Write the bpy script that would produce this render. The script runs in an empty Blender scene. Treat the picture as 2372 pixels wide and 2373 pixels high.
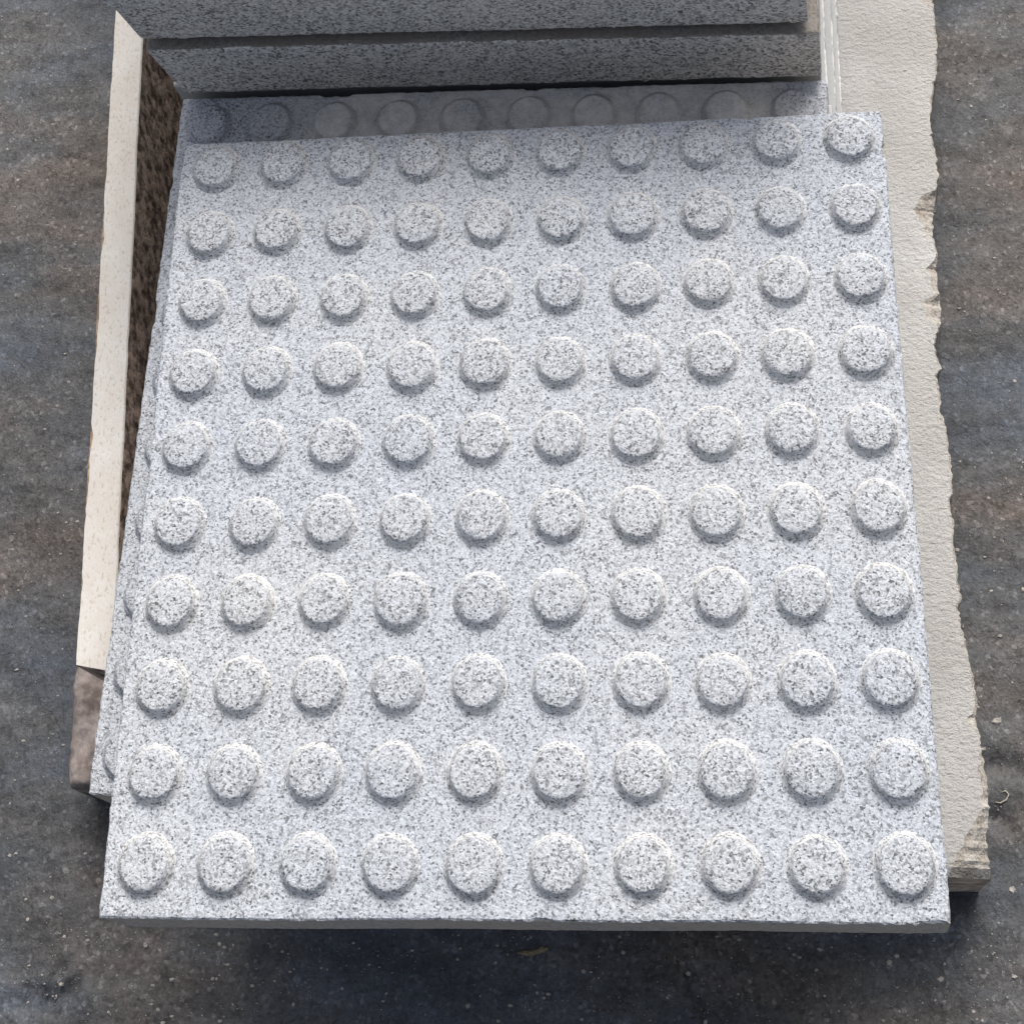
import bpy, bmesh, math, random
import numpy as np
from mathutils import Matrix, Vector

random.seed(7)
rng = np.random.default_rng(7)
scene = bpy.context.scene
col = scene.collection

# ------------------------------------------------------------------ camera
# world: metres, z = 0 is the ground, the top of the uppermost tile is TOP above it
TOP = 0.475
F_PX, PP = 4700.23, (1184.154, -332.163)            # focal length and principal point, in photo pixels (2372 wide)
RC = np.array([[0.98796671, 0.01688012, -0.15374275],
               [-0.06683115, -0.84984846, -0.52277261],
               [-0.13948250, 0.52675674, -0.83849387]])   # world -> camera (x right, y down, z forward)
CAM = np.array([0.20288, -0.34871, 1.30110 + TOP])
cd = bpy.data.cameras.new('camera')
cam = bpy.data.objects.new('camera', cd); col.objects.link(cam)
m = Matrix.Identity(4)
for i in range(3):
    m[i][0] = RC[0][i]; m[i][1] = -RC[1][i]; m[i][2] = -RC[2][i]; m[i][3] = CAM[i]
cam.matrix_world = m
cd.sensor_fit = 'HORIZONTAL'; cd.sensor_width = 36.0
cd.lens = F_PX / 2372 * 36.0
cd.shift_x = (1186.0 - PP[0]) / 2372
cd.shift_y = (PP[1] - 1186.5) / 2372
cd.clip_start = 0.05; cd.clip_end = 200
scene.camera = cam

# ------------------------------------------------------------------ light
SUN_AZ, SUN_EL = 11.0, 52.0                          # degrees; azimuth from +Y (away from the viewer), negative = left
world = bpy.data.worlds.new('World'); scene.world = world; world.use_nodes = True
nt = world.node_tree
sky = nt.nodes.new('ShaderNodeTexSky'); sky.sky_type = 'NISHITA'; sky.sun_disc = False
sky.sun_elevation = math.radians(SUN_EL); sky.sun_rotation = math.radians(SUN_AZ)
sky.dust_density = 8.0; sky.ozone_density = 0.3; sky.air_density = 1.0
bg = nt.nodes['Background']; bg.inputs['Strength'].default_value = 0.145
hs = nt.nodes.new('ShaderNodeHueSaturation'); hs.inputs['Saturation'].default_value = 0.60      # hazy, whitish sky
nt.links.new(sky.outputs['Color'], hs.inputs['Color']); nt.links.new(hs.outputs['Color'], bg.inputs['Color'])
sd = bpy.data.lights.new('sun', 'SUN'); sd.energy = 2.75; sd.angle = math.radians(34); sd.color = (1.0, 0.95, 0.88)
sun = bpy.data.objects.new('sun', sd); col.objects.link(sun)
az, el = math.radians(SUN_AZ), math.radians(SUN_EL)
to_sun = Vector((math.sin(az) * math.cos(el), math.cos(az) * math.cos(el), math.sin(el)))
sun.rotation_euler = to_sun.to_track_quat('Z', 'Y').to_euler()
sun.location = to_sun * 5
vs = scene.view_settings
vs.view_transform = 'Standard'; vs.look = 'None'; vs.gamma = 1.0; vs.exposure = 0.18; vs.use_curve_mapping = False

# ------------------------------------------------------------------ helpers
def at(u, v, z):
    """photo pixel -> point on the horizontal plane z (height below/above the top tile)"""
    d = RC.T @ np.array([(u - PP[0]) / F_PX, (v - PP[1]) / F_PX, 1.0])
    s = (z + TOP - CAM[2]) / d[2]
    return CAM + s * d

def link(name, me, mats=(), parent=None):
    o = bpy.data.objects.new(name, me); col.objects.link(o)
    if me is not None:
        for mt in mats:
            if me.materials.find(mt.name) < 0 or len(me.materials) < len(mats): me.materials.append(mt)
    if parent is not None: o.parent = parent
    return o

def tag(o, label=None, cat=None, group=None, kind=None):
    if label: o['label'] = label
    if cat: o['category'] = cat
    if group: o['group'] = group
    if kind: o['kind'] = kind
    return o

def mesh(name, verts, faces, smooth=True, mat_ids=None):
    me = bpy.data.meshes.new(name); me.from_pydata([tuple(map(float, v)) for v in verts], [], faces)
    me.update()
    me.polygons.foreach_set('use_smooth', [smooth] * len(me.polygons))
    if mat_ids is not None: me.polygons.foreach_set('material_index', mat_ids)
    return me

def vnoise(x, y, seed=0):
    """value noise in -1..1, numpy arrays"""
    xi = np.floor(x).astype(np.int64); yi = np.floor(y).astype(np.int64)
    fx = x - xi; fy = y - yi
    fx = fx * fx * (3 - 2 * fx); fy = fy * fy * (3 - 2 * fy)
    def h(a, b):
        n = (a * 374761393 + b * 668265263 + seed * 974711) & 0x7fffffff
        n = ((n ^ (n >> 13)) * 1274126177) & 0x7fffffff
        return ((n ^ (n >> 16)) & 0xffff) / 32767.5 - 1
    return (h(xi, yi) * (1 - fx) + h(xi + 1, yi) * fx) * (1 - fy) + (h(xi, yi + 1) * (1 - fx) + h(xi + 1, yi + 1) * fx) * fy

def fbm(x, y, oct=4, seed=0):
    s = 0; a = 1.0; n = 0
    for i in range(oct):
        s = s + a * vnoise(x * 2 ** i, y * 2 ** i, seed + i * 17); n += a; a *= .5
    return s / n

# ------------------------------------------------------------------ materials
class NT:
    def __init__(self, name):
        self.m = bpy.data.materials.new(name); self.m.use_nodes = True
        self.t = self.m.node_tree; self.b = self.t.nodes['Principled BSDF']
        self.b.inputs['Specular IOR Level'].default_value = 0.3
    def n(self, kind, **kw):
        nd = self.t.nodes.new('ShaderNode' + kind)
        for k, v in kw.items():
            if hasattr(nd, k): setattr(nd, k, v)
            else: nd.inputs[k.replace('_', ' ')].default_value = v
        return nd
    def l(self, a, b): self.t.links.new(a, b)
    def pos(self, scale=(1, 1, 1)):
        g = self.n('NewGeometry'); mp = self.n('Mapping'); mp.inputs['Scale'].default_value = scale
        self.l(g.outputs['Position'], mp.inputs['Vector']); return mp.outputs['Vector']
    def noise(self, vec, scale, detail=3, rough=.55):
        nd = self.n('TexNoise'); nd.inputs['Scale'].default_value = scale
        nd.inputs['Detail'].default_value = detail; nd.inputs['Roughness'].default_value = rough
        self.l(vec, nd.inputs['Vector']); return nd
    def ramp(self, fac, stops, interp='LINEAR'):
        r = self.n('ValToRGB'); r.color_ramp.interpolation = interp
        e = r.color_ramp.elements
        while len(e) < len(stops): e.new(.5)
        for k, (p, c) in enumerate(stops):
            e[k].position = p; e[k].color = (c if isinstance(c, tuple) else (c, c, c)) + (1,)
        self.l(fac, r.inputs['Fac']); return r.outputs['Color']
    def mix(self, fac, a, b, mode='MIX'):
        x = self.n('Mix', data_type='RGBA', blend_type=mode)
        for s, v in ((x.inputs['Factor'], fac), (x.inputs[6], a), (x.inputs[7], b)):
            if hasattr(v, 'is_output'): self.l(v, s)
            elif isinstance(v, tuple): s.default_value = v + (1,)
            else: s.default_value = v
        return x.outputs[2]
    def bump(self, h, strength, dist, prev=None):
        b = self.n('Bump'); b.inputs['Strength'].default_value = strength; b.inputs['Distance'].default_value = dist
        self.l(h, b.inputs['Height'])
        if prev is not None: self.l(prev, b.inputs['Normal'])
        return b.outputs['Normal']
    def done(self, color, normal=None, rough=.8):
        if isinstance(color, tuple): self.b.inputs['Base Color'].default_value = color + (1,)
        else: self.l(color, self.b.inputs['Base Color'])
        if normal is not None: self.l(normal, self.b.inputs['Normal'])
        self.b.inputs['Roughness'].default_value = rough
        return self.m

def granite(name, dark=.07, mid=.30, light=.66, tint=(.97, .99, 1.0), frac=.11, fmid=.34, cell=.0017, dust=0.0, dustcol=(.5, .48, .45), bump=.8, bscale=420, mica=.55):
    t = NT(name)
    p = t.pos()
    w = t.noise(p, 700, 2)
    wv = t.n('VectorMath', operation='MULTIPLY_ADD'); wv.inputs[1].default_value = (.0016,) * 3
    t.l(w.outputs['Color'], wv.inputs[0]); t.l(p, wv.inputs[2])
    v = t.n('TexVoronoi'); v.inputs['Scale'].default_value = 1 / cell; t.l(wv.outputs[0], v.inputs['Vector'])
    sx = t.n('SeparateColor'); t.l(v.outputs['Color'], sx.inputs[0])
    # slow clustering of the dark grains
    cl = t.noise(p, 160, 2)
    add = t.n('Math', operation='MULTIPLY_ADD'); add.inputs[1].default_value = .30
    t.l(cl.outputs['Fac'], add.inputs[0]); t.l(sx.outputs[0], add.inputs[2])
    sub = t.n('Math', operation='SUBTRACT'); t.l(add.outputs[0], sub.inputs[0]); sub.inputs[1].default_value = .15
    T = tint
    c = lambda k: (k * T[0], k * T[1], k * T[2])
    colr = t.ramp(sub.outputs[0], [(0.0, c(dark)), (frac * .7, c(dark * 1.3)), (frac * 1.15, c(mid * .8)), (fmid, c(mid * 1.25)),
                                   (fmid + .10, c(light * .86)), (.75, c(light)), (1.0, c(light * 1.15))])
    v2 = t.n('TexVoronoi'); v2.inputs['Scale'].default_value = .55 / cell; t.l(wv.outputs[0], v2.inputs['Vector'])
    s2 = t.n('SeparateColor'); t.l(v2.outputs['Color'], s2.inputs[0])
    colr = t.mix(t.ramp(s2.outputs[0], [(.05, mica), (.075, 0.0)]), colr, c(dark * 1.1))
    # fine grain
    fn = t.noise(p, 1500, 2)
    colr = t.mix(.35, colr, t.ramp(fn.outputs['Fac'], [(.3, .55), (.7, 1.0)]), 'MULTIPLY')
    # larger uneven tone
    ln = t.noise(p, 6, 5, .6)
    colr = t.mix(.8, colr, t.ramp(ln.outputs['Fac'], [(.32, (.885, .91, .95)), (.68, (1.03, 1.015, .99))]), 'MULTIPLY')
    wn = t.noise(t.pos((1, 2.2, 1)), 28, 5, .65)                     # wisps of stone dust and scuffs
    colr = t.mix(t.ramp(wn.outputs['Fac'], [(.55, 0.0), (.75, .30)]), colr, c(light * .93))
    if dust:
        dn = t.noise(p, 26, 4)
        f = t.ramp(dn.outputs['Fac'], [(.3, max(0, dust - .25)), (.7, min(1, dust + .15))])
        colr = t.mix(f, colr, dustcol)
    bn = t.noise(p, bscale, 3, .6)
    bn2 = t.noise(p, bscale * 2.4, 2, .6)
    nrm = t.bump(bn.outputs['Fac'], bump, .0011)
    nrm = t.bump(bn2.outputs['Fac'], bump * .7, .0006, nrm)
    return t.done(colr, nrm, .75)

M = {}
M['tile_top'] = granite('granite_hammered', dark=.11, mid=.295, light=.475, tint=(.895, .965, 1.07), frac=.085, fmid=.32, cell=.00106)
M['dome'] = granite('granite_dome', dark=.09, mid=.275, light=.478, tint=(.905, .966, 1.055), frac=.09, fmid=.33, cell=.00108, bump=.9)
M['dome_side'] = granite('granite_dome_side', dark=.13, mid=.36, light=.575, tint=(.94, .973, 1.01), frac=.085, fmid=.32, cell=.00115, bump=.8, dust=0)
M['tile_dust_shade'] = granite('granite_dust_shade', dark=.08, mid=.15, light=.27, dust=.70, dustcol=(.19, .165, .14), bump=.4)  # brown ledge dust, darkened to stand in for shade in the gap
M['side_speck'] = granite('granite_sawn_speckled', dark=.13, mid=.40, light=.70, tint=(1.02, 1, .965), frac=.11, fmid=.40, cell=.0016, bump=.5)
M['side_plain'] = granite('granite_sawn_dusty', dark=.15, mid=.34, light=.58, dust=.50, dustcol=(.54, .45, .355), bump=.4)
M['side_grey'] = granite('granite_sawn_grey', dark=.3, mid=.36, light=.42, dust=.85, dustcol=(.375, .39, .40), bump=.12)

def mat_arris():
    t = NT('granite_lit_worn_arris')
    a = t.noise(t.pos((1, .5, 1)), 120, 3, .6)
    return t.done(t.ramp(a.outputs['Fac'], [(.44, (.36, .375, .385)), (.52, (.62, .62, .61))]), None, .85)  # white is catch light put into the colour, grey breaks are wear
M['arris'] = mat_arris()

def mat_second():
    '''speckled granite with a paler, low-contrast patch along its far edge'''
    m_ = M['tile_top'].copy(); m_.name = 'granite_pale_patch'
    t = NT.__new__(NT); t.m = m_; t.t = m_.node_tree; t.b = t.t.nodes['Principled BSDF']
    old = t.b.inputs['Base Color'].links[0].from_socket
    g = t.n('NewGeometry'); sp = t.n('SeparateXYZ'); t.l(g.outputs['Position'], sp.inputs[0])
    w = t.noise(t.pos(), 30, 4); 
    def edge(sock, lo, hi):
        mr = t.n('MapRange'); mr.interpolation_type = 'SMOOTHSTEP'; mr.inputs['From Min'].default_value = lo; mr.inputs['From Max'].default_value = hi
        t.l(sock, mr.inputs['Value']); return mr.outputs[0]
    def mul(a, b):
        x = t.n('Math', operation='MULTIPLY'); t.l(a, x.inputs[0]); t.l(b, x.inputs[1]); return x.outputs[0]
    f = mul(mul(edge(sp.outputs[0], -.245, -.13), edge(sp.outputs[0], .215, .15)), edge(sp.outputs[1], .20, .25))  # mask of the paler patch: far edge, fading out at both corners
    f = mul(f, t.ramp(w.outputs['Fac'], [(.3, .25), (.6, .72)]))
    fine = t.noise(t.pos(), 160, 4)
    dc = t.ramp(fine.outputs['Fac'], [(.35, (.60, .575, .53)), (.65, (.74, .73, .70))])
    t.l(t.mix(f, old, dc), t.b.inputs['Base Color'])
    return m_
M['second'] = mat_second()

def mat_beige():
    t = NT('sandy_slab')
    p = t.pos((1, 1.35, 1))
    a = t.noise(p, 250, 2, .5); b = t.noise(p, 700, 3, .6); c = t.noise(t.pos(), 14, 4)
    base = t.ramp(c.outputs['Fac'], [(.3, (.33, .327, .32)), (.55, (.375, .375, .372)), (.75, (.44, .445, .447))])
    base = t.mix(.5, base, t.ramp(b.outputs['Fac'], [(.32, .70), (.6, 1.0)]), 'MULTIPLY')
    v = t.n('TexVoronoi'); v.inputs['Scale'].default_value = 60; t.l(t.pos(), v.inputs['Vector'])
    base = t.mix(t.ramp(v.outputs['Distance'], [(.05, 1.0), (.09, 0.0)]), base, t.mix(.5, base, (.2, .18, .16)))
    n = t.bump(a.outputs['Fac'], .9, .0022); n = t.bump(b.outputs['Fac'], .8, .0008, n)
    return t.done(base, n, .9)
M['beige'] = mat_beige()

def mat_broken():
    t = NT('broken_stone')
    p = t.pos()
    a = t.noise(p, 90, 4, .65); b = t.noise(p, 500, 3, .6)
    base = t.ramp(a.outputs['Fac'], [(.3, (.24, .21, .18)), (.5, (.36, .34, .31)), (.7, (.48, .465, .44))])
    base = t.mix(.6, base, t.ramp(b.outputs['Fac'], [(.35, .45), (.6, 1.0)]), 'MULTIPLY')
    n = t.bump(a.outputs['Fac'], 1, .004); n = t.bump(b.outputs['Fac'], .7, .001, n)
    return t.done(base, n, .9)
M['broken'] = mat_broken()

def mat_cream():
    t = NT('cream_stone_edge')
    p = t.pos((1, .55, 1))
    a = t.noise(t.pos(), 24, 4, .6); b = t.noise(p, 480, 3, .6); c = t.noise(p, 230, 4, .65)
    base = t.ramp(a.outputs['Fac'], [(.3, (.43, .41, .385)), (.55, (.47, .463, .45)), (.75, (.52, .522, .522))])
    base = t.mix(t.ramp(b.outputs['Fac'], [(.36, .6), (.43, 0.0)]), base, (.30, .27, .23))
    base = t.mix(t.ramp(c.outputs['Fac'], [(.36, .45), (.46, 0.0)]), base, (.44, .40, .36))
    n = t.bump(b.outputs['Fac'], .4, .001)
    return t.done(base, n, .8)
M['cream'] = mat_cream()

def mat_brown(name, lo, hi, s=110):
    t = NT(name)
    p = t.pos((1, 1, .75))
    a = t.noise(p, s, 3, .6); b = t.noise(p, s * 3.3, 3, .6)
    base = t.ramp(a.outputs['Fac'], [(.36, lo), (.47, tuple(.6 * x + .4 * y for x, y in zip(lo, hi))), (.6, hi)])
    base = t.mix(.5, base, t.ramp(b.outputs['Fac'], [(.35, .5), (.6, 1.0)]), 'MULTIPLY')
    n = t.bump(a.outputs['Fac'], .6, .002); n = t.bump(b.outputs['Fac'], .5, .001, n)
    return t.done(base, n, .85)
M['brown'] = mat_brown('shade_brown_speckled_stone', (.10, .068, .055), (.60, .47, .39))  # upright slab's side: shade and warm bounce painted in as brown
M['brown_rough'] = mat_brown('brown_rough_stone', (.13, .105, .098), (.30, .265, .25), 60)
M['slab_front'] = mat_brown('brown_slab_front', (.30, .24, .18), (.56, .48, .39), 90)
M['rust'] = mat_brown('rusty_stain', (.20, .13, .08), (.48, .37, .27), 160)

def mat_ground():
    t = NT('dark_yard_ground')
    p = t.pos((1, 2.6, 1)); q = t.pos()
    a = t.noise(p, 3.2, 4, .55); b = t.noise(p, 9, 5, .6); c = t.noise(q, 60, 4, .65); d = t.noise(q, 420, 3, .6); e = t.noise(t.pos((.35, 2.2, 1)), 90, 3, .6)
    hue = t.ramp(a.outputs['Fac'], [(.36, (.062, .074, .094)), (.50, (.074, .077, .083)), (.64, (.098, .084, .078))])
    tone = t.ramp(b.outputs['Fac'], [(.3, .62), (.5, .95), (.72, 1.3)])
    base = t.mix(1.0, hue, tone, 'MULTIPLY')
    base = t.mix(.7, base, t.ramp(c.outputs['Fac'], [(.3, .60), (.55, 1.0), (.75, 1.25)]), 'MULTIPLY')
    base = t.mix(.55, base, t.ramp(d.outputs['Fac'], [(.3, .35), (.7, 1.3)]), 'MULTIPLY')
    base = t.mix(.30, base, t.ramp(e.outputs['Fac'], [(.35, .6), (.65, 1.2)]), 'MULTIPLY')
    v = t.n('TexVoronoi'); v.inputs['Scale'].default_value = 55; t.l(q, v.inputs['Vector'])
    base = t.mix(t.ramp(v.outputs['Distance'], [(.03, .45), (.07, 0.0)]), base, (.20, .19, .175))
    ag = t.n('TexVoronoi'); ag.inputs['Scale'].default_value = 330; t.l(q, ag.inputs['Vector'])
    sa = t.n('SeparateColor'); t.l(ag.outputs['Color'], sa.inputs[0])
    base = t.mix(t.ramp(a.outputs['Fac'], [(.35, .5), (.65, .95)]), base, t.ramp(sa.outputs[0], [(.0, .45), (.25, .85), (.8, 1.05), (.93, 1.35), (1.0, 2.2)]), 'MULTIPLY')
    n = t.bump(c.outputs['Fac'], .4, .003); n = t.bump(d.outputs['Fac'], .6, .0012, n); n = t.bump(sa.outputs[0], .25, .0008, n)
    return t.done(base, n, .62)
M['ground'] = mat_ground()

def plain(name, colr, rough=.85, var=.4, s=300):
    t = NT(name); a = t.noise(t.pos(), s, 3)
    return t.done(t.mix(var, colr, t.ramp(a.outputs['Fac'], [(.3, .4), (.65, 1.0)]), 'MULTIPLY'), t.bump(a.outputs['Fac'], .5, .001), rough)
M['chip'] = plain('pale_stone_chips', (.30, .29, .27))
M['husk'] = plain('dry_husk', (.24, .20, .125), var=.8, s=500)
M['fibre'] = plain('pale_fibre', (.34, .32, .28))

# ------------------------------------------------------------------ ground
def axis(lo, hi, step, far):
    a = list(np.arange(lo, hi + 1e-9, step)); s = step; x = hi
    right = []
    while x < far: s *= 1.6; x += s; right.append(x)
    s = step; x = lo; left = []
    while x > -far: s *= 1.6; x -= s; left.append(x)
    return np.array(left[::-1] + a + right)
gx = axis(-.72, .72, .0036, 20); gy = axis(-.62, .95, .0036, 20)
X, Y = np.meshgrid(gx, gy)
near = np.clip((1.6 - np.hypot(X, Y)) / .6, 0, 1)
Zg = near * (.0035 * fbm(X * 7, Y * 7, 4, 3) + .0016 * fbm(X * 45, Y * 60, 3, 9) + .0007 * fbm(X * 160, Y * 160, 2, 21))
G = lambda u, v: at(u, v, -TOP)[:2]
def seg_dist(a, b):
    a = np.array(a); b = np.array(b); d = b - a; L = d @ d
    t_ = np.clip(((X - a[0]) * d[0] + (Y - a[1]) * d[1]) / L, 0, 1)
    return np.hypot(X - a[0] - t_ * d[0], Y - a[1] - t_ * d[1]), t_
# dents pressed into the ground at the lower left, hairline crack lower right
for (u0, v0, u1, v1, wd, dp) in ((102, 2322, 170, 2285, .006, .008), (104, 2300, 140, 2240, .005, .006), (56, 2330, 70, 2290, .004, .006), (100, 2325, 125, 2348, .004, .004),
                                 (2270, 1890, 2330, 1905, .007, .006), (2300, 1770, 2345, 1775, .008, .006)):
    d, _ = seg_dist(G(u0, v0), G(u1, v1)); Zg -= dp * np.exp(-(d / wd) ** 2)
d, t_ = seg_dist(G(150, 2265), G(190, 2300)); Zg += .006 * np.exp(-(d / .016) ** 2)
crk = [(1545, 2165), (1562, 2195), (1570, 2225), (1592, 2255), (1590, 2290), (1618, 2330), (1625, 2373)]
for a, b in zip(crk, crk[1:]):
    d, _ = seg_dist(G(*a), G(*b)); Zg -= .003 * np.exp(-(d / .0028) ** 2)
ny, nx = X.shape
me = bpy.data.meshes.new('ground')
vv = np.stack([X, Y, Zg - .004], -1).reshape(-1, 3)
idx = np.arange(nx * ny).reshape(ny, nx)
quads = np.stack([idx[:-1, :-1], idx[:-1, 1:], idx[1:, 1:], idx[1:, :-1]], -1).reshape(-1, 4)
me.vertices.add(len(vv)); me.vertices.foreach_set('co', vv.ravel())
me.loops.add(quads.size); me.loops.foreach_set('vertex_index', quads.ravel().astype(np.int32))
me.polygons.add(len(quads)); me.polygons.foreach_set('loop_start', np.arange(0, quads.size, 4, dtype=np.int32))
me.polygons.foreach_set('use_smooth', np.ones(len(quads), bool))
me.update(calc_edges=True)
tag(link('ground', me, [M['ground']]), 'dark grey dusty yard ground around the stone stacks', 'ground', kind='structure')

# ------------------------------------------------------------------ tactile tiles
DH, TH, PITCH = .007, .066, .05

def dome_mesh(name, seed):
    r = random.Random(seed); ns = 40
    prof = [(.0192, -.0006), (.0181, .0003), (.0168, .0018), (.0157, .0039), (.0149, .0056), (.0142, .0065), (.0131, .0070), (.0060, .0070)]
    verts = []; faces = []
    ph = [r.uniform(0, 6.28) for _ in range(6)]
    for k, (rr, z) in enumerate(prof):
        for i in range(ns):
            a = 2 * math.pi * i / ns
            w = 1 + .006 * math.sin(2 * a + ph[0]) + .004 * math.sin(3 * a + ph[1]) + .004 * math.sin(5 * a + ph[2])
            j = .00022 if 0 < k < 7 else 0
            verts.append((rr * w * math.cos(a) + r.gauss(0, j), rr * w * math.sin(a) + r.gauss(0, j), min(DH, z + r.gauss(0, j * .6)) if k < 7 else DH))
    for k in range(len(prof) - 1):
        for i in range(ns):
            faces.append((k * ns + i, k * ns + (i + 1) % ns, (k + 1) * ns + (i + 1) % ns, (k + 1) * ns + i))
    faces.append(tuple((len(prof) - 1) * ns + i for i in range(ns)))
    return mesh(name, verts, faces, True, [1 if i < 4 * ns else 0 for i in range(len(faces))])
DOMES = [dome_mesh('dome', 100 + i) for i in range(8)]

def tile_body(name, size, off, seed, chip=.5, arris=False):
    """square plate, origin at the centre of its underside; off = x,y shift of the underside corners (bl, br, tr, tl)"""
    r = np.random.default_rng(seed); n = 150; h = size / 2
    cs = [(-h, -h), (h, -h), (h, h), (-h, h)]; nr = [(0, -1), (1, 0), (0, 1), (-1, 0)]
    P = []; Nn = []; W = []
    for s in range(4):
        a = np.array(cs[s]); b = np.array(cs[(s + 1) % 4])
        for i in range(n):
            q = i / n; P.append(a * (1 - q) + b * q); Nn.append(nr[s])
            w = np.zeros(4); w[s] = 1 - q; w[(s + 1) % 4] = q; W.append(w)
    P = np.array(P); Nn = np.array(Nn, float); W = np.array(W); k = len(P)
    low = W @ np.array(off, float)
    u = np.arange(k)
    base = .0006 * fbm(u * .035, u * 0 + seed, 3, seed)
    def jit(amp): return (base + amp * r.standard_normal(k))[:, None] * Nn
    bite = np.zeros(k)
    for _ in range(int(26 * chip)):
        c = r.integers(k); wd = r.integers(1, 4); bite[np.abs(u - c) <= wd] += r.uniform(.0004, .0014)
    ins = -bite[:, None] * Nn
    corner = np.zeros((k, 2))
    for s in range(4): corner[s * n] = -np.array(cs[s]) / h * .0004
    cin = lambda d: P * (1 - d / h)
    loops = [(cin(.0030) + ins * .6, TH + 0 * u),
             (cin(.0011) + ins + jit(.00016) + corner, TH - .00025 + r.normal(0, .00012, k) - bite * .2),
             (cin(.0001) + ins * .9 + jit(.00022) + corner, TH - .0013 + r.normal(0, .0002, k) - bite * .6),
             (cin(0) + ins * .3 + jit(.00010) + corner + low * .08, TH - .0045 + 0 * u),
             (cin(0) + jit(.00010) + corner + low * .95, .003 + 0 * u),
             (cin(.0010) + jit(.0003) + corner + low, 0 * u + r.uniform(0, .0004, k))]
    loops[-1] = (loops[-1][0], np.zeros(k))
    verts = np.concatenate([np.c_[xy, z] for xy, z in loops]); faces = []; mi = []
    faces.append(tuple(range(k))); mi.append(0)
    for li in range(len(loops) - 1):
        for i in range(k):
            j = (i + 1) % k
            faces.append((li * k + i, (li + 1) * k + i, (li + 1) * k + j, li * k + j)); mi.append((2 if arris and li else 0) if li < 2 else 1)
    o = (len(loops) - 1) * k
    faces.append(tuple(o + i for i in range(k - 1, -1, -1))); mi.append(1)
    return mesh(name, verts, faces, False, mi)

def tile(label, bl, ang, ztop, size=.5, domes='ring', mats=('tile_top', 'side_plain', 'dome'), off=((0, 0),) * 4, seed=1, pitch=None, dshift=(0, 0), chip=.5, group='granite tactile tiles in the two stacks'):
    a = math.radians(ang); h = size / 2
    cx = bl[0] + h * math.cos(a) - h * math.sin(a); cy = bl[1] + h * math.sin(a) + h * math.cos(a)
    t = bpy.data.objects.new('tactile_tile', None); col.objects.link(t)
    t.empty_display_size = .05
    t.location = (cx, cy, ztop + TOP - DH - TH); t.rotation_euler = (0, 0, a)
    tag(t, label, 'tile', group)
    link('tile_body', tile_body('tile_body', size, off, seed, chip, len(mats) > 3), [M[mats[0]], M[mats[1]]] + ([M[mats[3]]] if len(mats) > 3 else []), t)
    p = pitch or size / 10; rr = random.Random(seed)
    for row in range(10):
        for c in range(10):
            if domes == 'ring' and 0 < row < 9 and 0 < c < 9: continue
            me_ = DOMES[rr.randrange(8)]
            if mats[2] != 'dome':
                key = me_.name + mats[2]
                if key not in bpy.data.meshes:
                    m2 = me_.copy(); m2.name = key; m2.materials.clear(); m2.materials.append(M[mats[2]]); m2.materials.append(M[mats[2]])
                me_ = bpy.data.meshes[key]
            o = link('dome', me_, [M[mats[2]], M['dome_side']] if mats[2] == 'dome' else [], t)
            o.location = ((c - 4.5) * p + dshift[0] + rr.gauss(0, .0003), (4.5 - row) * p + dshift[1] + rr.gauss(0, .0003), TH)
            o.rotation_euler = (0, 0, rr.uniform(0, 6.28))
            s_ = rr.uniform(.975, 1.025); o.scale = (s_, s_, 1)
    return t

LAY = DH + TH
# front stack
tile('top white speckled granite tile showing ten full rows of raised domes', (-.2519, -.2540), 0.0, 0.0, domes='all', seed=11, dshift=(.0019, .0040), pitch=.05006, chip=.35)
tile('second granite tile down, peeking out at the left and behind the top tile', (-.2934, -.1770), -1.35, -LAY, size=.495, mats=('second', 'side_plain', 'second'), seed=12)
GREY = ('side_grey', 'side_grey', 'dome', 'arris')
tile('third granite tile down in the front stack, under the peeking second tile', (-.296, -.168), -1.4, -2 * LAY, mats=GREY, seed=13)
tile('fourth granite tile down in the front stack, second from its bottom', (-.290, -.172), -1.4, -3 * LAY, mats=GREY, seed=14)
tile('bottom granite tile of the front stack, lying on the beige slab', (-.285, -.170), -1.4, -4 * LAY, mats=GREY, seed=15)
# back stack: visible shaded fronts on top, grey right edges stepping out below
SP = ('tile_dust_shade', 'side_speck', 'dome')
A2 = -1.95
def front(xl, yl): return (xl, yl)
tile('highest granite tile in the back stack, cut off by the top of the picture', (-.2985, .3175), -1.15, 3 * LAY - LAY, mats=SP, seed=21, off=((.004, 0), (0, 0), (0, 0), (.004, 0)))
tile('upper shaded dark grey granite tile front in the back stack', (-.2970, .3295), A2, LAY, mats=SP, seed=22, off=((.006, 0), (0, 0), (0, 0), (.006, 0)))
tile('lower shaded dark grey granite tile front, resting above the half-covered dome row', (-.2900, .3250), A2, 0.0, mats=SP, seed=23, dshift=(0, .007), pitch=.0485, off=((.012, -.006), (0, -.003), (0, 0), (.012, 0)))
for i, (xr, lab) in enumerate(((.2110, 'granite tile of the back stack level with the second front tile'),
                               (.2160, 'grey edged granite tile of the back stack, third from its bottom edge'),
                               (.2215, 'grey edged granite tile of the back stack, next above its lowest tile'),
                               (.2265, 'lowest grey edged granite tile of the back stack, on the beige slab'))):
    tile(lab, (xr - .5 - .002, .3290), -1.2, -(i + 1) * LAY, mats=GREY, seed=31 + i)

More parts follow.
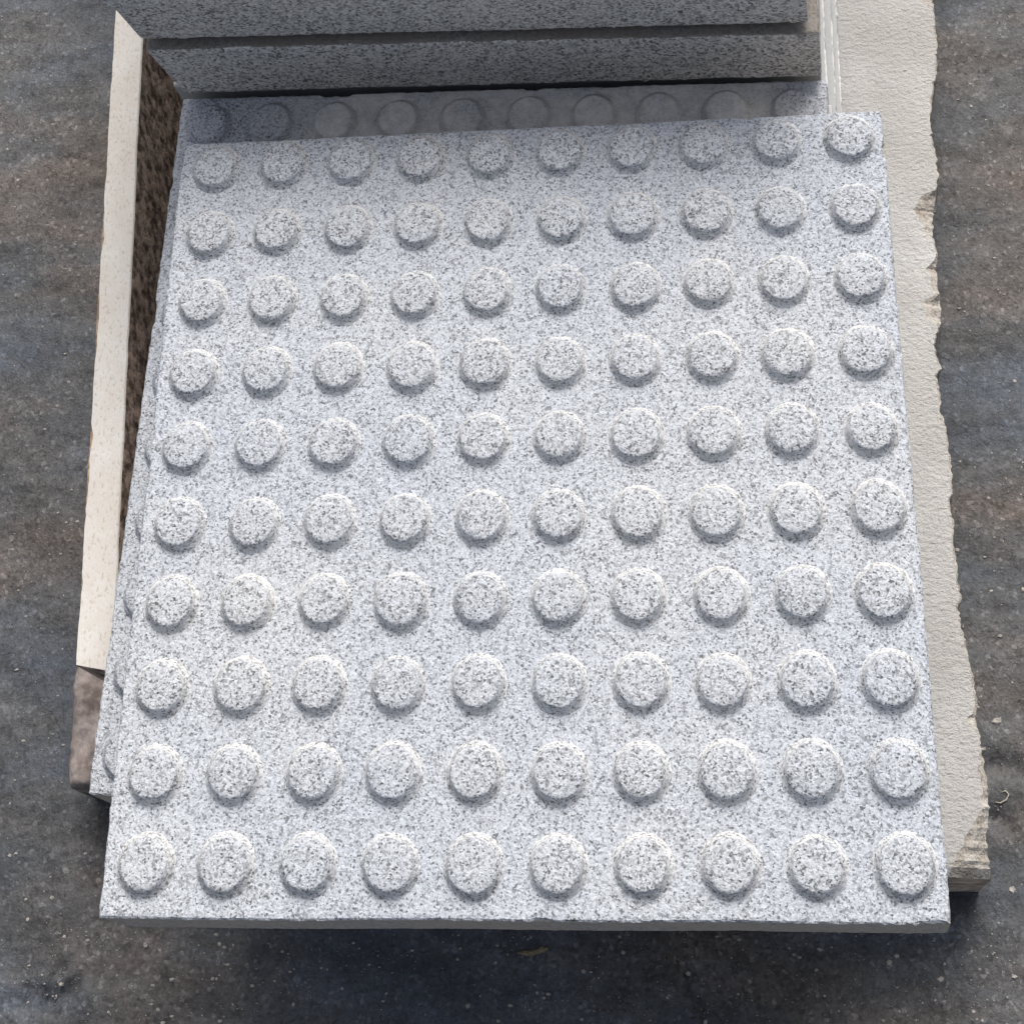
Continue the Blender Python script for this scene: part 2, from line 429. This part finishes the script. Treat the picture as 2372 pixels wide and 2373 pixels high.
# ------------------------------------------------------------------ beige slab
ZS = -5 * LAY                                            # its upper face
ST = TOP + ZS                                            # thickness, down to the ground
edge_px = [(2162, 0), (2166, 60), (2170, 120), (2168, 180), (2158, 240), (2156, 280), (2162, 320), (2170, 360), (2172, 400), (2170, 440), (2164, 480), (2160, 510),
           (2160, 535), (2166, 560), (2172, 580), (2168, 610), (2174, 660), (2178, 700), (2180, 745), (2170, 780), (2166, 800), (2178, 850), (2168, 868), (2174, 905), (2180, 955), (2192, 990),
           (2198, 1030), (2200, 1075), (2206, 1130), (2200, 1155), (2208, 1215), (2214, 1280), (2220, 1340), (2226, 1385), (2220, 1405), (2228, 1450), (2238, 1500),
           (2258, 1580), (2262, 1660), (2274, 1750), (2290, 1825), (2292, 1885), (2288, 1950), (2294, 2000), (2298, 2032)]
pts = [at(u, v, ZS)[:2] for u, v in edge_px]
y_back = .90
right = [np.array([.335, y_back]), np.array([.328, .75]), np.array([.322, .62])] + pts     # back -> front
# densify with small breaks
right = np.array(right)
yf = right[-1][1]
ys = np.arange(y_back, yf, -.0022); ys[-1] = yf
o_ = np.argsort(right[:, 1]); xs = np.interp(ys, right[o_, 1], right[o_, 0])
k = len(ys); u = np.arange(k)
xs = xs + .0012 * fbm(u * .22, u * 0, 3, 5) + .0005 * rng.standard_normal(k)
rough = fbm(u * .12, u * 0, 3, 40)
cw = .034 * np.clip(fbm(u * .075, u * 0, 3, 77) - .14, 0, 1) + .0012           # broken arrises biting into the top
yn = at(2130, 500, ZS)[1]
cw += .017 * np.clip(1 - np.abs(ys - yn - .006) / .016, 0, 1)
cw += .030 * np.clip(1 - (ys - yf) / .055, 0, 1) ** 1.3 * (1 + .12 * rough)     # big break at the near corner
cw += .0015 * fbm(u * .3, u * 0, 2, 13) * (cw > .004)
drop = cw * (.42 + .08 * rough) + .0006
fd = .007 * np.clip(1 - (ys - yf) / .010, 0, 1) ** 2                            # near arris worn round
XL = -.292
verts = []; faces = []; mi = []
for i in range(k):
    x, y, c, d_ = xs[i], ys[i], cw[i], drop[i]
    kk = [0]
    def jz(s_):
        kk[0] += 1; return 2.2 * s_ * float(vnoise(np.array(i * .14), np.array(kk[0] * 3.1), 6))
    sec = [(XL, y, ZS - fd[i] * .3), (.10, y, ZS - fd[i] * .3), (x - c - .012, y, ZS - fd[i] * .5), (x - c, y, ZS - .0004 - fd[i] * .6), (x - c * .62 + jz(.0006), y, ZS - d_ * (.34 + .05 * rough[i]) - .0004 + jz(.0004) - fd[i]),
           (x - c * .28 + jz(.0006), y, ZS - d_ * .75 - .0004 + jz(.0005) - fd[i]), (x, y, ZS - d_ - .001 - fd[i]), (x - .002 - .004 * rough[i], y, ZS - .45 * ST), (x - .006 + .004 * rough[i - 4], y, -TOP - .004), (XL, y, -TOP - .004)]
    verts += [(a_, b_, c_ + TOP) for a_, b_, c_ in sec]
ns_ = 10
mm = [0, 0, 0, 1, 1, 1, 1, 1, 1, 1]
for i in range(k - 1):
    for j in range(ns_):
        p0 = i * ns_ + j; p1 = i * ns_ + (j + 1) % ns_
        faces.append((p0, p1, p1 + ns_, p0 + ns_)); mi.append(mm[j])
faces.append(tuple(range(ns_))); mi.append(1)
faces.append(tuple((k - 1) * ns_ + j for j in range(ns_ - 1, -1, -1))); mi.append(2)
me = mesh('stone_slab', verts, faces, False, mi)
bm = bmesh.new(); bm.from_mesh(me); bmesh.ops.recalc_face_normals(bm, faces=bm.faces); bm.to_mesh(me); bm.free()
tag(link('stone_slab', me, [M['beige'], M['broken'], M['slab_front']]), 'broad beige stone slab with a broken right edge, under both stacks', 'slab')

# ------------------------------------------------------------------ upright cream edged slab at the left
ZW = -.16
wl = [at(264, 0, ZW), at(262, 35, ZW), at(247, 400, ZW), at(222, 800, ZW), at(195, 1200, ZW), at(172, 1541, ZW)]
wr = [at(334, 0, ZW), at(329, 95, ZW), at(316, 400, ZW), at(297, 800, ZW), at(277, 1200, ZW), at(243, 1556, ZW)]
def resample(pl, ys):
    pl = np.array(pl)[::-1]; return np.interp(ys, pl[:, 1], pl[:, 0])
yb = .80; yl0, yr0 = wl[-1][1], wr[-1][1]
ns = 220
q = np.linspace(0, 1, ns)
yl = yl0 + (yb - yl0) * q; yr = yr0 + (yb - yr0) * q
def lin(pl, ys):
    a = np.polyfit([p[1] for p in pl], [p[0] for p in pl], 1); return np.polyval(a, ys)
xl = lin(wl[1:], yl) + .0006 * fbm(yl * 50, yl * 0, 3, 2); xr = lin(wr[1:5], yr) + .0006 * fbm(yr * 60, yr * 0, 3, 6)
g0 = -TOP - .004
rw = .0008 + .0026 * np.clip(fbm(yl * 38, yl * 0, 4, 31) + .05, 0, 1)     # stained arris of uneven width
sec = lambda i: [(xl[i], yl[i], ZW - .0020), (xl[i] + rw[i], yl[i], ZW), (xr[i] - .0010, yr[i], ZW), (xr[i], yr[i], ZW - .0012), (xr[i] + .001, yr[i], ZW - .15), (xr[i] - .001, yr[i], g0), (xl[i] - .001, yl[i], g0), (xl[i], yl[i], ZW - .15)]
verts = []; faces = []; mi = []
for i in range(ns): verts += [(a, b, c + TOP) for a, b, c in sec(i)]
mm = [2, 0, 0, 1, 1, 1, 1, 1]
for i in range(ns - 1):
    for j in range(8):
        a = i * 8 + j; b = i * 8 + (j + 1) % 8
        faces.append((a, b, b + 8, a + 8)); mi.append(mm[j])
faces.append(tuple(range(7, -1, -1))); mi.append(1)
faces.append(tuple((ns - 1) * 8 + j for j in range(8))); mi.append(1)
me = mesh('upright_slab', verts, faces, False, mi)
bm = bmesh.new(); bm.from_mesh(me); bmesh.ops.recalc_face_normals(bm, faces=bm.faces); bm.to_mesh(me); bm.free()
tag(link('upright_slab', me, [M['cream'], M['brown'], M['rust']]), 'narrow upright slab with sunlit cream top edge and shaded brown side, at the left', 'slab')

# rough brown block standing in front of its end
ZB = -.40
a0 = at(168, 1548, ZB); a1 = at(152, 1700, ZB); a2 = at(146, 1835, ZB)
xs0 = [a0, a1, a2]
nu, nvv = 40, 60
verts = []; faces = []
ytop, ybot = at(200, 1500, ZB)[1], at(170, 1822, ZB)[1]
xr_b = -.305
for i in range(nvv):
    y = ybot + (ytop - ybot) * i / (nvv - 1)
    xl_ = np.interp(y, [a2[1], a1[1], a0[1]], [a2[0], a1[0], a0[0]])
    for j in range(nu):
        x = xl_ + (xr_b - xl_) * j / (nu - 1)
        z = ZB + .006 * float(fbm(np.array(x * 45.), np.array(y * 30.), 4, 12)) - .012 * math.exp(-(j / 1.2)) - .008 * math.exp(-(i / 1.0))
        verts.append((x + .002 * float(vnoise(np.array(y * 90.), np.array(j * .7), 4)), y, z + TOP))
for i in range(nvv - 1):
    for j in range(nu - 1):
        a = i * nu + j; faces.append((a, a + 1, a + nu + 1, a + nu))
rim = [i for i in range(nu)] + [r_ * nu + nu - 1 for r_ in range(1, nvv)] + [(nvv - 1) * nu + j for j in range(nu - 2, -1, -1)] + [r_ * nu for r_ in range(nvv - 2, 0, -1)]
base0 = len(verts)
for v_ in rim: verts.append((verts[v_][0], verts[v_][1], -.004))
for i in range(len(rim)):
    j = (i + 1) % len(rim); faces.append((rim[i], base0 + i, base0 + j, rim[j]))
faces.append(tuple(base0 + i for i in range(len(rim) - 1, -1, -1)))
me = mesh('stone_block', verts, faces, True)
bm = bmesh.new(); bm.from_mesh(me); bmesh.ops.recalc_face_normals(bm, faces=bm.faces); bm.to_mesh(me); bm.free()
tag(link('stone_block', me, [M['brown_rough']]), 'rough reddish brown stone block below the near end of the cream edged slab', 'block')

# ------------------------------------------------------------------ litter on the ground
def ground_z(x, y):
    i = np.clip(np.searchsorted(gx, x), 0, nx - 1); j = np.clip(np.searchsorted(gy, y), 0, ny - 1); return float(Zg[j, i] - .004)
verts = []; faces = []
def chip_at(x, y, s):
    z = ground_z(x, y); n0 = len(verts); a0_ = random.uniform(0, 6.28); st = random.uniform(.45, 1)
    for k_ in range(5):
        a = a0_ + k_ * 1.2566
        rr = s * random.uniform(.7, 1.2)
        dx, dy = rr * math.cos(a), rr * st * math.sin(a)
        verts.append((x + dx, y + dy, z - .0006))
        verts.append((x + dx * .6, y + dy * .6, z + s * random.uniform(.15, .45)))
    for k_ in range(5):
        a = n0 + 2 * k_; b = n0 + 2 * ((k_ + 1) % 5); faces.append((a, b, b + 1, a + 1))
    faces.append(tuple(n0 + 2 * k_ + 1 for k_ in range(5)))
for _ in range(2600):
    uu, vv_ = random.choice(((random.uniform(0, 2372), random.uniform(2150, 2373)), (random.uniform(0, 260), random.uniform(0, 2373)), (random.uniform(2150, 2372), random.uniform(0, 2373)), (random.uniform(0, 2372), random.uniform(2150, 2450))))
    g = G(uu, vv_); chip_at(g[0], g[1], min(.0026, .00045 * random.paretovariate(2.4)))
for uu, vv_, s in ((332, 2186, .0028), (366, 2201, .0022), (298, 2236, .0022), (200, 2227, .002), (62, 2238, .0024), (118, 2080, .003), (57, 2084, .0022), (395, 2270, .0032), (632, 2273, .002), (497, 2268, .002),
                   (1150, 2190, .0022), (1242, 2300, .002), (1268, 2303, .0024), (2060, 2230, .003), (2180, 2270, .003), (2345, 2060, .0035), (2310, 1670, .005), (1180, 2330, .003), (650, 2205, .002), (120, 1700, .002), (136, 1280, .002), (150, 1208, .002)):
    g = G(uu, vv_); chip_at(g[0], g[1], s)
tag(link('grit', mesh('grit', verts, faces, False), [M['chip']]), 'pale grit and tiny stone chips strewn over the dark ground', 'grit', kind='stuff')

def tube(path, rads, ns=8):
    verts = []; faces = []
    path = [Vector(p) for p in path]
    for i, p in enumerate(path):
        d = (path[min(i + 1, len(path) - 1)] - path[max(i - 1, 0)]).normalized()
        s = d.cross(Vector((0, 0, 1))).normalized(); w = s.cross(d)
        for k_ in range(ns):
            a = 2 * math.pi * k_ / ns; verts.append(p + (s * math.cos(a) + w * math.sin(a)) * rads[i])
    for i in range(len(path) - 1):
        for k_ in range(ns):
            faces.append((i * ns + k_, i * ns + (k_ + 1) % ns, (i + 1) * ns + (k_ + 1) % ns, (i + 1) * ns + k_))
    faces.append(tuple(range(ns - 1, -1, -1))); faces.append(tuple((len(path) - 1) * ns + k_ for k_ in range(ns)))
    return verts, faces
def gp(uu, vv_, h): g = G(uu, vv_); return (g[0], g[1], ground_z(g[0], g[1]) + h)
v_, f_ = tube([gp(1198, 2206, .001), gp(1212, 2209, .0022), gp(1228, 2208, .002), gp(1243, 2205, .0026), gp(1256, 2202, .003), gp(1268, 2198, .0022)], [.0007, .0018, .0020, .0017, .0021, .0010])
v_ = [p + Vector((random.gauss(0, .0004), random.gauss(0, .0004), random.gauss(0, .0003))) for p in v_]
tag(link('dry_husk', mesh('dry_husk', v_, f_, False), [M['husk']]), 'small tan dry husk on the ground just below the tile front edge', 'debris')
arc = [gp(2306 + 0, 1858, .0008), gp(2318, 1860, .001), gp(2332, 1852, .0012), gp(2337, 1840, .0014), gp(2330, 1832, .001), gp(2318, 1836, .0008)]
v_, f_ = tube(arc, [.0004, .0006, .0006, .0006, .0005, .0003], 6)
tag(link('fibre_curl', mesh('fibre_curl', v_, f_, True), [M['fibre']]), 'tiny pale curled fibre on the ground right of the slab', 'debris')
